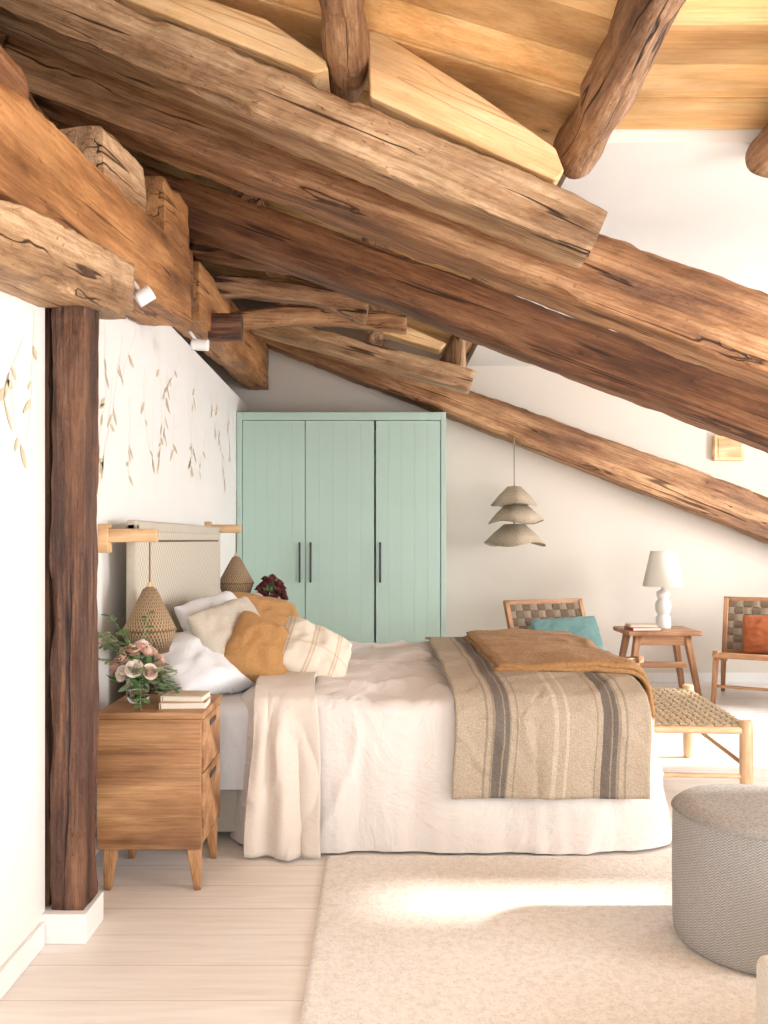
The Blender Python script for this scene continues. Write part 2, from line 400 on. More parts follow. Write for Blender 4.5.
# ------------------------------------------------------------------ room shell
YB=8.17
box('floor', -1.35,4.55,-1.6,8.32,-.12,0, FLOOR, 0)
def wall_grid(name, axis, pos, th, a0,a1,z0,z1, holes, mat):
    As=sorted({a0,a1,*[h[0] for h in holes],*[h[1] for h in holes]}); Zs=sorted({z0,z1,*[h[2] for h in holes],*[h[3] for h in holes]})
    vs=[];fs=[]
    for i in range(len(As)-1):
        for j in range(len(Zs)-1):
            am=(As[i]+As[i+1])/2; zm=(Zs[j]+Zs[j+1])/2
            if any(h[0]<am<h[1] and h[2]<zm<h[3] for h in holes): continue
            b=len(vs)
            for p in (pos,pos+th):
                for (a,z) in ((As[i],Zs[j]),(As[i+1],Zs[j]),(As[i+1],Zs[j+1]),(As[i],Zs[j+1])):
                    vs.append((p,a,z) if axis=='X' else (a,p,z))
            for f in ((0,1,2,3),(4,7,6,5),(0,4,5,1),(1,5,6,2),(2,6,7,3),(3,7,4,0)): fs.append(tuple(b+x for x in f))
    return fixn(mk(name,vs,fs,mat,smooth=False))
box('wall_left', -1.36,-1.113,-1.6,2.90,0,2.36, WALL, 0)
box('wall_left.001', -1.36,-1.21,2.90,8.3,0,2.62, WALL, 0)
box('wall_left.002', -2.45,-2.35,-1.6,8.3,2.2,4.2, W_POST, 0)
box('wall_left.003', -2.45,-1.36,-1.6,8.3,2.2,2.35, W_POST, 0)
wall_grid('wall_back','Y',YB,.15,-2.4,4.55,0,4.1,[],WALLB)
HOLES=[(3.0,3.36,2.08,2.94),(5.1,7.3,.9,2.2),(-.6,2.3,.3,2.6)]
wall_grid('wall_right','X',4.4,.15,-1.6,8.3,0,3.3,HOLES,WALL)
for i,(a,b,z0,z1) in enumerate(HOLES):
    t=.03 if b-a<1 else .05
    pr=[box('sill',4.38,4.5,a,b,z0,z0+t,TRIM,.003),box('head',4.38,4.5,a,b,z1-t,z1,TRIM,.003),box('jamb_1',4.38,4.5,a,a+t,z0,z1,TRIM,.003),box('jamb_2',4.38,4.5,b-t,b,z0,z1,TRIM,.003)]
    if b-a>1: pr.append(box('mullion',4.42,4.47,(a+b)/2-.02,(a+b)/2+.02,z0,z1,TRIM,.003))
    group('window_%d'%(i+1),pr)
box('baseboard_left', -1.113,-1.098,-1.6,2.86,0,.08, TRIM,.003)
box('baseboard_left.001', -1.21,-1.195,3.12,8.17,0,.08, TRIM,.003)
box('baseboard_back', .62,4.4,8.155,8.17,0,.09, TRIM,.003)
box('baseboard_right', 4.385,4.4,-1.6,8.15,0,.08, TRIM,.003)
box('trim_1', -1.16,-.965,2.87,3.06,0,.10, TRIM,.004)

vs=[];fs=[]
def cz(x): return 3.06 if x>=.85 else 3.06+(.85-x)*.30
y=-1.6; bw=.235; r2=random.Random(3)
while y<8.3:
    y1=min(y+bw-.007,8.3); xe=4.5 if y<3.5 else .86
    xs=[-2.4,-1.4,-.3,.85,xe] if xe>1 else [-2.4,-1.4,-.3,.85]
    dz=r2.uniform(-.009,.009); b=len(vs)
    for x in xs:
        for (yy,zz) in ((y,0),(y1,0),(y1,.03),(y,.03)): vs.append((x,yy,cz(x)+zz+dz))
    for i in range(len(xs)-1):
        for j in range(4):
            a=b+i*4+j; c2=b+i*4+(j+1)%4; fs.append((a,c2,c2+4,a+4))
    fs.append((b,b+1,b+2,b+3)); e=b+4*(len(xs)-1); fs.append((e,e+3,e+2,e+1))
    y+=bw
fixn(mk('ceiling',vs,fs,W_CEIL,smooth=False))
vs=[(x,yy,cz(x)+.042+zz) for x in (-2.45,.85,4.55) for (yy,zz) in ((-1.6,0),(8.3,0),(8.3,.1),(-1.6,.1))]
fs=[(i*4+j,i*4+(j+1)%4,i*4+4+(j+1)%4,i*4+4+j) for i in range(2) for j in range(4)]+[(0,1,2,3),(8,11,10,9)]
fixn(mk('light_block_slab',vs,fs,W_POST,smooth=False))  # solid slab added above the ceiling boards to block light
box('ceiling.002', .87,4.4,3.57,8.17,3.0,3.09, WALL, .0)

# ------------------------------------------------------------------ roof timbers
def rafter(name, x0,x1, zlow0, slope, T0,T1, yf, w, mat, **kw):
    cc=math.cos(math.atan(slope))
    p0=(x0, yf+w/2, zlow0-slope*x0+T0/2); p1=(x1, yf+w/2, zlow0-slope*x1+T1/2)
    return beam(name,p0,p1,T0*cc,w,mat,h1=T1*cc,ex=12,**kw)
rafter('roof_beam', -1.62,4.38, 2.722,.380,.28,.40, 3.72,.25, W_RAFT, seed=1, wob=.016)
rafter('roof_beam', -1.42,4.38, 2.690,.376,.26,.37, 4.74,.20, W_DARKB, seed=2, wob=.012)
rafter('roof_beam', -1.15,4.38, 2.76,.390,.25,.42, 7.87,.25, W_RAFT, seed=3, wob=.016)
A=beam('roof_beam',(-1.86,3.46,3.70),(.875,3.46,2.550),.21,.24,W_PALE,h1=.20,seed=4,wob=.020,ex=9)
cut(A,[(1.88,.12,.0,.040,.09,.045),(2.45,.12,.02,.022,.08,.15),(1.3,.12,-.03,.02,.05,.02)])
def prism(name, pts, y0, y1, mat, bev=.02):
    bm=bmesh.new(); f=[bm.verts.new((x,y0,z)) for x,z in pts]; b=[bm.verts.new((x,y1,z)) for x,z in pts]
    bm.faces.new(f); bm.faces.new(b[::-1])
    for i in range(len(pts)): j=(i+1)%len(pts); bm.faces.new((f[i],b[i],b[j],f[j]))
    bmesh.ops.recalc_face_normals(bm,faces=bm.faces)
    bmesh.ops.bevel(bm,geom=bm.edges[:],offset=bev,segments=3,profile=.5,affect='EDGES')
    me=bpy.data.meshes.new(name); bm.to_mesh(me); bm.free(); me.materials.append(mat)
    cx=sum(p[0] for p in pts)/len(pts); czz=sum(p[1] for p in pts)/len(pts); ym=(y0+y1)/2
    an=math.atan2(pts[1][1]-pts[0][1],pts[1][0]-pts[0][0])
    me.transform(Matrix.Rotation(an,4,'Y')@Matrix.Translation((-cx,-ym,-czz)))
    o=bpy.data.objects.new(name,me); COL.objects.link(o); o.location=(cx,ym,czz); o.rotation_euler[1]=-an
    for p in me.polygons: p.use_smooth=True
    o.modifiers.new('wn','WEIGHTED_NORMAL')
    return o
prism('timber_wedge',[(-.02,3.07),(.55,2.81),(.70,2.745),(.735,2.78),(.70,2.87),(.40,3.08),(.02,3.32),(-.03,3.33)],3.33,3.52,W_LIGHT,.01)
prism('timber_wedge',[(-1.0,3.46),(-.24,3.16),(-.18,3.17),(-.19,3.21),(-.42,3.37),(-.8,3.50),(-1.0,3.52)],3.33,3.52,W_LIGHT,.01)
for (x,z,r,y0,y1,sd) in ((-.12,3.25,.085,-1.5,3.56,1),(.84,2.965,.088,-1.5,3.62,2),(1.64,2.95,.09,-1.5,3.60,3),(2.6,2.96,.09,-1.5,3.6,4)):
    beam('ceiling_log',(x,y0,z),(x,y1,z),r*2,r*2.05,W_LOG,ex=2.4,wob=.020,seed=sd+20)
for (x,z,r,sd) in ((-.75,3.38,.09,1),(0.0,3.16,.08,2),(.70,3.0,.08,5)):
    beam('ceiling_log',(x,5.0,z),(x,8.1,z),r*2,r*2,W_LOG,ex=2.4,wob=.02,seed=sd+30)
beam('wall_plate_beam',(-1.07,1.2,2.28),(-1.07,4.42,2.63),.27,.25,W_ORANGE,h1=.36,seed=6,ex=12,wob=.012)
beam('wall_plate_beam',(-1.10,4.9,2.77),(-1.10,8.1,2.97),.34,.20,W_ORANGE,h1=.42,seed=7,ex=12,wob=.012)
beam('bracket_beam',(-1.03,1.9,2.075),(-1.03,3.28,2.30),.165,.23,W_PALE,h1=.22,seed=8,ex=8,wob=.020)
beam('roof_wall_beam',(-1.58,.5,2.95),(-1.58,5.4,3.12),.36,.24,W_DARKB,seed=9,ex=10,wob=.016)
beam('timber_block',(-1.09,3.12,2.725),(-1.07,3.62,2.79),.24,.22,W_PALE,seed=10,ex=8,wob=.016)
beam('timber_block',(-1.10,4.05,2.93),(-1.08,4.50,2.97),.26,.22,W_ORANGE,seed=11,ex=8,wob=.016)
beam('timber_block',(-1.14,1.9,2.57),(-1.14,2.6,2.64),.22,.2,W_DARKB,seed=12,ex=8,wob=.016)
beam('timber_block',(-1.12,4.46,2.76),(-1.12,4.86,2.80),.34,.2,W_DARKB,seed=22,ex=8,wob=.016)
beam('wall_plate_beam',(-1.30,1.2,2.45),(-1.30,4.86,2.78),.30,.2,W_DARKB,seed=23,ex=8,wob=.01)
rafter('roof_tie', -.95,.75, 2.70,.285,.15,.17, 6.6,.2, W_PALE, seed=13, wob=.016)
beam('roof_tie',(-1.05,5.6,2.98),(-.05,5.6,2.82),.13,.16,W_LOG,seed=14,ex=5,wob=.02,sag=.06)
beam('roof_tie',(-1.05,6.0,2.86),(.22,6.0,2.84),.11,.14,W_RAFT,seed=15,ex=5,wob=.02,sag=.07)
beam('roof_tie',(-1.1,5.2,3.13),(-.35,5.2,3.02),.14,.16,W_DARKB,seed=16,ex=8,wob=.02)
prism('timber_wedge',[(-.05,2.97),(.50,2.81),(.55,2.86),(.30,2.97),(.02,3.08)],6.6,6.8,W_LIGHT,.012)
beam('timber_stub',(.66,6.7,2.66),(.66,6.7,2.92),.12,.12,W_PALE,seed=17,ex=3,wob=.02)
beam('timber_stub',(0.0,6.35,2.90),(0.0,6.58,2.92),.14,.14,W_LOG,seed=18,ex=2.5,wob=.02)
beam('iron_bracket',(-1.02,5.3,2.66),(-.82,5.3,2.66),.16,.1,W_POST,seed=19,ex=8,wob=.006)
PO=beam('timber_post',(-1.04,2.975,.10),(-1.035,2.975,2.17),.15,.115,W_POST,seed=20,ex=11,wob=.014)
beam('timber_post',(-1.145,2.99,.10),(-1.145,2.99,2.17),.12,.07,W_POST,seed=21,ex=8,wob=.008)
group('wall_hatch',[box('hatch_frame',3.2,3.48,8.10,8.165,2.10,2.34,W_LIGHT,.006),box('hatch_panel',3.23,3.45,8.09,8.11,2.13,2.31,W_OAK,.004)])
def spot(p, d):
    p=V(p); return group('ceiling_spotlight',[rod('spot_body',p,p+V(d)*.11,.030,.030,WHITEM,20),rod('spot_stem',p+V(d)*.05,p+V(d)*.05+V((-.05,0,.07)),.008,.008,WHITEM,8)])
spot((-.93,3.36,2.285),(.5,.1,.35)); spot((-.97,4.55,2.385),(.8,.0,-.05))

# ------------------------------------------------------------------ wall mural
def leafmesh(vs,fs,p,d,s,L,W,n):
    p=V(p);d=V(d).normalized();s=V(s).normalized();b=len(vs);q=6
    for i in range(q+1):
        t=i/q; w=W*math.sin(math.pi*min(t*.96+.02,1))**.8
        for e in (-1,0,1): vs.append(p+d*L*t+s*(w*e)+V(n)*(.15*L*math.sin(math.pi*t)))
    for i in range(q):
        for j in range(2): a=b+i*3+j; fs.append((a,a+1,a+4,a+3))
vs=[];fs=[]
rr=random.Random(21)
def strand(x,y0,z0,L,br=True):
    y,z=y0,z0; pts=[]; n=int(L/.03); ang=rr.uniform(-.4,.4)
    for i in range(n):
        pts.append(V((x,y,z))); ang+=rr.uniform(-.3,.3); ang*=.95
        y+=math.sin(ang)*.03; z-=math.cos(ang)*.03
    for i in range(n-1):
        a,b=pts[i],pts[i+1]; w=.0014; k=len(vs)
        vs.extend([a+V((0,w,0)),a-V((0,w,0)),b-V((0,w,0)),b+V((0,w,0))]); fs.append((k,k+1,k+2,k+3))
        if i>3 and rr.random()<.34:
            sg=rr.choice((-1,1)); d=V((0,sg*rr.uniform(.2,1.0),-rr.uniform(.2,1)))
            s=d.cross(V((1,0,0))); leafmesh(vs,fs,a,d,s,rr.uniform(.04,.12),rr.uniform(.007,.016),(0,0,0))
for (y,z,L) in ((3.66,2.25,.5),(3.72,1.95,.45),(3.82,2.40,.95),(3.95,2.1,.45),(4.1,2.35,.8),(4.22,2.05,.5),(4.35,2.45,.5),(4.5,2.25,.65),(4.7,2.1,.4),(4.8,2.45,.95),(5.0,2.35,.5),(5.15,2.1,.5),(5.3,2.5,.6),(5.55,2.3,.75),(5.8,2.5,.85),(6.1,2.1,.45),(6.3,2.45,.5),(6.6,2.5,.9),(7.1,2.5,.6)):
    strand(-1.207,y,z,L)
for (y,z,L) in ((2.55,2.12,.45),(2.72,2.0,.35),(2.80,2.1,.5),(2.62,1.9,.35)): strand(-1.110,y,z,L)
mk('wall_vine_mural',vs,fs,VINE,smooth=False)

# ------------------------------------------------------------------ wardrobe
parts=[]
wx0,wx1,wy,wt=-1.205,.62,7.5,2.466
parts+=[box('side_1',wx0,wx0+.045,wy,8.15,0,wt,MINT,.004),box('side_2',wx1-.045,wx1,wy,8.15,0,wt,MINT,.004),
 box('top',wx0+.045,wx1-.045,wy,8.15,wt-.07,wt,MINT,.004),box('back',wx0+.04,wx1-.04,8.1,8.14,.02,wt-.05,MINT,0),box('plinth',wx0+.045,wx1-.045,wy+.02,8.1,0,.09,MINT,.003)]
dx=[(-1.155,-.612),(-.606,-.008),(.008,.57)]
for i,(a,b) in enumerate(dx):
    n=5; w=(b-a)/n
    for q in range(n): parts.append(box('door_%d_board_%d'%(i+1,q+1),a+q*w,a+(q+1)*w,wy+.004,wy+.028,.095,wt-.075,MINT,.0012,1))
for x in (-.655,-.56,.045):
    parts+=[rod('handle',(x,wy-.03,.98),(x,wy-.03,1.33),.009,.009,BLACK,10),rod('handle_pin_1',(x,wy-.03,1.02),(x,wy+.005,1.02),.006,.006,BLACK,8),rod('handle_pin_2',(x,wy-.03,1.29),(x,wy+.005,1.29),.006,.006,BLACK,8)]
group('wardrobe',parts)

# ------------------------------------------------------------------ bed
def drape(name,x0,x1,y0,y1,zt,zb,rc,mat,re=.06,flare=.03,amp=.03,seed=0,crown=.04,wr=.012,footflare=0,cre=0):
    pts=[]
    def arc(cx,cy,a0):
        for i in range(12): a=a0+math.pi/2*i/12; pts.append((cx+rc*math.cos(a),cy+rc*math.sin(a),math.cos(a),math.sin(a)))
    def seg(xa,ya,xb,yb,nx,ny):
        L=math.hypot(xb-xa,yb-ya); q=max(2,int(L/.013))
        for i in range(q): t=i/q; pts.append((xa+(xb-xa)*t,ya+(yb-ya)*t,nx,ny))
    arc(x1-rc,y1-rc,0); seg(x1-rc,y1,x0+rc,y1,0,1); arc(x0+rc,y1-rc,math.pi/2); seg(x0,y1-rc,x0,y0+rc,-1,0)
    arc(x0+rc,y0+rc,math.pi); seg(x0+rc,y0,x1-rc,y0,0,-1); arc(x1-rc,y0+rc,1.5*math.pi); seg(x1,y0+rc,x1,y1-rc,1,0)
    n=len(pts); cx=(x0+x1)/2; cy=(y0+y1)/2; vs=[];fs=[]
    s_=[0]
    for i in range(1,n): s_.append(s_[-1]+math.dist(pts[i][:2],pts[i-1][:2]))
    def wn(x,y): return noise.noise(V((x*2.2+seed,y*2.2,seed)))*wr*1.6+abs(noise.noise(V((x*6+seed,y*4,seed+5))))*wr+crease(x,y,seed,1.5,7)*cre
    rings=0
    for k in range(1,51):
        s=k/50
        for (px,py,nx,ny) in pts:
            x=cx+(px-cx)*s; y=cy+(py-cy)*s; vs.append((x,y,zt+crown*(1-s**5)+wn(x,y)))
        rings+=1
    for k in range(1,7):
        a=math.pi/2*k/6
        for (px,py,nx,ny) in pts: vs.append((px+nx*re*math.sin(a),py+ny*re*math.sin(a),zt+wn(px,py)*math.cos(a)-re*(1-math.cos(a))))
        rings+=1
    H=zt-re-zb
    for k in range(1,31):
        t=k/30; d=t*H
        for i,(px,py,nx,ny) in enumerate(pts):
            s=s_[i]; rp=(noise.noise(V((s*3.2,d*.7,seed)))*1.0+.6*noise.noise(V((s*8,d*1.2,seed+3)))+.3*noise.noise(V((s*17,d*2,seed+5)))+.2*math.sin(s*9+seed+3*noise.noise(V((s,0,0)))))
            o=re+(flare+footflare*max(0,nx))*t+amp*(t**.7)*rp+crease(s*1.3,d*.9,seed+2,1.9,6)*cre*min(1,t*6)
            vs.append((px+nx*o,py+ny*o,zt-re-d+(noise.noise(V((s*1.5,seed,0)))*.010*t if k<30 else 0)))
        rings+=1
    vs.append((cx,cy,zt+crown)); ci=len(vs)-1
    for r_ in range(rings-1):
        for i in range(n): a=r_*n+i;b=r_*n+(i+1)%n; fs.append((a,a+n,b+n,b))
    for i in range(n): fs.append((ci,i,(i+1)%n))
    o=mk(name,vs,fs,mat); fixn(o); return o
bed=[]
bed.append(box('bed_base',-1.05,1.1,3.84,5.66,.04,.36,BASEF,.02,3))
bed.append(drape('mattress_sheet',-1.01,1.1,3.84,5.66,.62,.25,.06,SHEET,re=.05,flare=0,amp=.008,seed=3,crown=.01,wr=.006,cre=.006))
bed.append(drape('duvet',-.55,1.18,3.80,5.68,.655,.012,.14,DUVET,re=.07,flare=.045,amp=.036,seed=8,crown=.03,wr=.022,footflare=.05,cre=.018))
for i,(x,y) in enumerate(((-.95,3.95),(-.95,5.5),(1,3.95),(1,5.5))): bed.append(rod('foot_%d'%i,(x,y,0),(x,y,.06),.03,.03,W_TEAK))
pth=[(5.6,.72,0),(5.2,.73,0),(4.4,.73,0),(3.9,.712,0),(3.80,.695,.05),(3.73,.655,.2),(3.695,.58,.4),(3.68,.4,.65),(3.66,.2,.85),(3.645,.015,1)]
bed.append(strip('linen_blanket',-.53,-.27,pth,BLANK,rip=.045,k=1.4,seed=2,flare=.22,thick=.014,shift=.02,hemn=.035))
pth=[(5.66,.70,0),(5.5,.73,0),(4.4,.738,0),(3.95,.722,0),(3.82,.705,.02),(3.735,.672,.1),(3.69,.61,.3),(3.68,.45,.7),(3.67,.25,1)]
bed.append(strip('striped_throw',.33,1.17,pth,THROW,rip=.020,k=1.7,seed=5,flare=.0,thick=.014,hemn=.025))
def slab_fold(name,x0,x1,y0,y1,z,layers,mat,seed=0):
    o=[]
    for l in range(layers):
        n=56;m=56;vs=[];fs=[];off=l*.020; ix=.012*l
        for i in range(n+1):
            for j in range(m+1):
                u=i/n;v=j/m; x=x0+ix+(x1-x0-ix*(1+l))*u; y=y0+ix+(y1-y0-2*ix)*v
                y+=.12*(.5-u)*(1-v)
                zz=z+off+crease(x,y,seed,2.0,5)*.012
                ed=min(u*(x1-x0),v*(y1-y0),(1-v)*(y1-y0)); zz-=max(0,.04-ed)*.35
                if x>1.16:
                    q=x-1.16; a=min(q/.10,math.pi/2*.95); x=1.16+.10*math.sin(a)+max(0,q-.1492)*.1; zz-=.10*(1-math.cos(a))+max(0,q-.1492)
                zz+=noise.noise(V((x*3+seed,y*3,l*.3)))*.02+noise.noise(V((x*9+seed,y*7,l*.3)))*.006; x+=noise.noise(V((y*3,seed,l)))*.02; y+=noise.noise(V((x*3,seed+4,l)))*.03
                vs.append((x,y,zz))
        for i in range(n):
            for j in range(m): a=i*(m+1)+j; fs.append((a,a+m+1,a+m+2,a+1))
        ob=mk('%s_%d'%(name,l+1),vs,fs,mat); s=ob.modifiers.new('s','SOLIDIFY'); s.thickness=.018; s.offset=0
        o.append(ob)
    return o
bed+=slab_fold('ochre_throw_layer',.56,1.42,3.98,5.38,.755,2,OCHRE,1)
group('bed',bed)
HX=-1.12
group('headboard',[box('panel',HX+.006,HX+.044,3.9,5.92,.25,1.41,HEADB,.01),box('border_top',HX,HX+.05,3.86,5.96,1.385,1.44,BEIGE,.012),
 box('border_1',HX,HX+.05,3.86,3.91,.0,1.43,BEIGE,.012),box('border_2',HX,HX+.05,5.91,5.96,.0,1.43,BEIGE,.012)]
 +[rod('stitch_%d'%i,(HX+.047,3.97+i*.048,1.345),(HX+.047,3.99+i*.048,1.345),.006,.006,WEBD,6) for i in range(40)]
 +[box('wall_cleat_%d'%i,-1.21,HX,y-.04,y+.04,.9,1.0,W_OAK,.003) for i,y in enumerate((4.3,5.5))])
pillow('bed_pillow',(-.79,4.08,.775),.60,.44,.21,(.35,-.30,.9),SHEET,0,1)
pillow('bed_pillow',(-.78,5.30,.79),.66,.42,.2,(.60,0,.75),SHEET,0,2)
pillow('bed_pillow',(-.67,4.20,.85),.50,.44,.17,(.72,-.45,.5),BEIGE,.18,3)
pillow('bed_pillow',(-.77,4.42,.865),.56,.46,.18,(.75,-.35,.55),SHEET,.10,11)
pillow('bed_pillow',(-.68,5.02,.85),.54,.42,.16,(.75,-.25,.55),BEIGE,.06,4)
pillow('bed_pillow',(-.78,4.72,.865),.56,.44,.17,(.72,-.3,.6),DUVET,.06,9)
pillow('throw_cushion',(-.54,4.12,.815),.36,.34,.19,(.45,-.70,.55),MUST,-.62,5)
pillow('throw_cushion',(-.60,4.84,.885),.46,.36,.18,(.60,-.50,.62),MUST,-.25,6)
pillow('throw_cushion',(-.30,4.20,.795),.38,.34,.18,(.42,-.62,.66),STRC,-.60,7)

# ------------------------------------------------------------------ nightstand
def nightstand(y0,y1):
    x0,x1,z0,z1=-1.065,-.655,.165,.69; p=[]
    p+=[box('top',x0,x1,y0,y1,z1-.028,z1,W_NIGHT,.004),box('side_1',x0,x1-.012,y0,y0+.025,z0,z1-.028,W_NIGHT,.003),box('side_2',x0,x1-.012,y1-.025,y1,z0,z1-.028,W_NIGHT,.003),
        box('bottom',x0+.02,x1-.014,y0+.025,y1-.025,z0+.002,z0+.025,W_NIGHT,.003),box('back',x0,x0+.02,y0+.025,y1-.025,z0,z1-.028,W_NIGHT,.002),
        box('drawer_1',x1-.035,x1-.004,y0+.028,y1-.028,z0+.29,z1-.034,W_NIGHT,.004),box('drawer_2',x1-.035,x1-.004,y0+.028,y1-.028,z0+.028,z0+.284,W_NIGHT,.004)]
    ym=(y0+y1)/2
    for z in (z1-.07,z0+.245): p.append(box('handle',x1-.008,x1,ym-.06,ym+.06,z-.010,z+.010,BLACK,.003))
    for i,(x,y,sx,sy) in enumerate(((x0+.045,y0+.04,0,-.2),(x1-.045,y0+.04,1,-.2),(x0+.045,y1-.04,0,.2),(x1-.045,y1-.04,1,.2))):
        p.append(beam('leg_%d'%(i+1),(x,y,z0+.005),(x+(.016 if sx else -.012),y+.03*sy,0.0),.055,.055,W_NIGHTL,h1=.026,w1=.026,ex=5,wob=.0))
    return group('nightstand',p)
nightstand(3.29,3.69); nightstand(5.99,6.40)

def book(nm,cx,cy,z,w,d,h,rot,cov):
    p=[box('cover_bottom',-w/2,w/2,-d/2,d/2,0,.003,cov,.001),box('cover_top',-w/2,w/2,-d/2,d/2,h-.003,h,cov,.001),box('pages',-w/2+.006,w/2-.003,-d/2+.005,d/2-.005,.003,h-.003,PAPER,.0),box('spine',-w/2-.002,-w/2+.003,-d/2,d/2,0,h,cov,.001)]
    return group(nm,p,(cx,cy,z),rot)
book('book',-.75,3.41,.691,.18,.14,.028,.05,BOOKO); book('book',-.748,3.41,.720,.165,.13,.022,-.06,BOOKC)

# ------------------------------------------------------------------ bouquets
def bouquet(name,base,vh,vr,top,n,rmats,seed,spread,roser=.032,leaves=60,lmat=(LEAF,LEAFD),sprigs=6,lw=1.0):
    q=random.Random(seed); base=V(base); parts=[]
    parts.append(lathe('vase',[(0.001,.004),(vr*.8,.004),(vr,.02),(vr*1.02,vh*.5),(vr*.8,vh*.85),(vr*.95,vh),(vr*.92,vh),(vr*.76,vh*.85),(vr*.96,vh*.5),(vr*.9,.03),(.001,.012)],base,GLASS,32))
    heads=[]
    tries=0
    while len(heads)<n and tries<900:
        tries+=1
        a=q.uniform(0,6.28); el=math.asin(q.uniform(-.1,1)); r_=spread*.82
        hp=base+V((r_*math.cos(a)*math.cos(el),r_*math.sin(a)*math.cos(el),vh*1.12+(top-vh)*.78*math.sin(el)))
        if all((hp-x).length>roser*1.6 for x in heads): heads.append(hp)
    for mi,mt in enumerate(rmats):
        vs=[];fs=[]
        for hi,hd in enumerate(heads):
            if hi%len(rmats)!=mi: continue
            s=roser*q.uniform(.85,1.2); ax=(hd-base-V((0,0,vh*.9))).normalized()
            t1=ax.orthogonal().normalized(); t2=ax.cross(t1)
            for lay,(rad,op,cnt) in enumerate(((.25,.05,3),(.48,.2,5),(.72,.40,6),(.95,.70,7))):
                for pi in range(cnt):
                    th0=6.28*pi/cnt+lay*.7+q.uniform(-.15,.15); b=len(vs)
                    for iu in range(6):
                        for iv in range(5):
                            u=iu/5-.5; v=iv/4; aa=th0+u*(6.28/cnt)*1.5*(1-.25*v*v)
                            rad2=s*rad*(.25+.85*math.sin(v*1.7)+op*.35*v**3)
                            z=s*(v*1.35-.35-op*.55*v**3-lay*.07) - s*.12*(2*u)**2*v
                            vs.append(hd+t1*(rad2*math.cos(aa))+t2*(rad2*math.sin(aa))+ax*z)
                    for iu in range(5):
                        for iv in range(4): a=b+iu*5+iv; fs.append((a,a+1,a+6,a+5))
        parts.append(mk('blooms_%d'%(mi+1),vs,fs,mt))
    vs=[];fs=[]; vs2=[];fs2=[]
    for i in range(leaves):
        a=q.uniform(0,6.28); el=q.uniform(-.5,1.3); r_=spread*q.uniform(.35,.75)
        p=base+V((r_*math.cos(a)*math.cos(el),r_*math.sin(a)*math.cos(el),vh*1.0+ (top-vh)*.6*math.sin(el)))
        d=(p-base-V((0,0,vh*.8))+V((q.uniform(-.05,.05),q.uniform(-.05,.05),q.uniform(-.06,.05)))).normalized()
        s=d.cross(V((q.uniform(-1,1),q.uniform(-1,1),1))).normalized()
        A=(vs,fs) if i%3 else (vs2,fs2)
        leafmesh(A[0],A[1],p,d,s,q.uniform(.04,.075),q.uniform(.009,.015)*lw,tuple(d.cross(s)))
    parts.append(mk('leaves_1',vs,fs,lmat[0])); parts.append(mk('leaves_2',vs2,fs2,lmat[1]))
    for i,hd in enumerate(heads):
        m_=base+V(((hd.x-base.x)*.15,(hd.y-base.y)*.15,vh*.9)); b0=base+V((-(hd.x-base.x)*.2,-(hd.y-base.y)*.2,.015))
        parts.append(curve('stem_%d'%i,[b0,m_,m_.lerp(hd,.5)+V((0,0,.01)),hd],.0018,LEAF))
    for i in range(sprigs):
        a=6.28*i/max(1,sprigs)+q.uniform(-.3,.3); o=V((math.cos(a),math.sin(a),0)); p0=base+V((0,0,vh)); up=q.uniform(.8,2.8) if o.x<.1 else q.uniform(-.2,.9)
        pts=[p0+o*spread*1.65*t+V((0,0,(top-vh)*up*1.1*t-.10*t*t)) for t in [j/9 for j in range(10)]]
        parts.append(curve('sprig_%d'%i,pts,.0012,LEAFD)); vs=[];fs=[]
        for j in range(2,10):
            for sg in (-1,1):
                d=(o*.7+V((-o.y,o.x,0))*sg+V((0,0,q.uniform(-.5,.4)))).normalized(); s=d.cross(V((q.uniform(-.5,.5),q.uniform(-.5,.5),1))).normalized(); leafmesh(vs,fs,pts[j],d,s,q.uniform(.028,.048),.010,(0,0,.3))
        parts.append(mk('sprig_leaves_%d'%i,vs,fs,LEAF if i%2 else LEAFD))
    return group(name,parts)
bouquet('rose_bouquet',(-.955,3.47,.692),.12,.044,.24,15,[ROSE,ROSEW,ROSEP],4,.098,.031,90,sprigs=18)
bouquet('berry_bouquet',(-.74,6.10,.692),.18,.045,.43,32,[BERRY],9,.12,.028,60,sprigs=0)

# ------------------------------------------------------------------ wall lamps
def wall_lamp(y,zb,ztop,h,rm):
    xw=-1.21; xe=-.955; p=[]
    p+=[box('wall_plate',xw,xw+.045,y-.03,y+.03,zb-.075,zb+.05,W_OAK,.004),box('arm',xw+.03,xe,y-.018,y+.018,zb-.03,zb+.03,W_OAK,.004)]
    xc=xe-.035
    p.append(curve('cord',[(xc,y,zb+.0),(xc,y,ztop)],.0035,CORDB))
    p.append(lathe('shade',[(.014,h),(.03,h*.96),(rm*.62,h*.66),(rm*.97,h*.38),(rm,h*.34),(rm*.97,h*.30),(rm*.72,0),(rm*.70,0.004),(rm*.94,h*.30),(rm*.97,h*.34),(rm*.58,h*.66),(.02,h*.95)],(xc,y,ztop-h),JUTE,56))
    p.append(rod('cap',(xc,y,ztop-.004),(xc,y,ztop+.02),.014,.010,W_OAK,12))
    for z_,r_ in ((0,.71),(h*.34,1.005)):
        p.append(curve('hoop',[(xc+rm*r_*math.cos(a*6.283/40),y+rm*r_*math.sin(a*6.283/40),ztop-h+z_) for a in range(40)],.004,CORDB,True))
    return group('wall_lamp',p)
wall_lamp(3.78,1.37,1.145,.285,.114); wall_lamp(6.13,1.43,1.235,.29,.125)

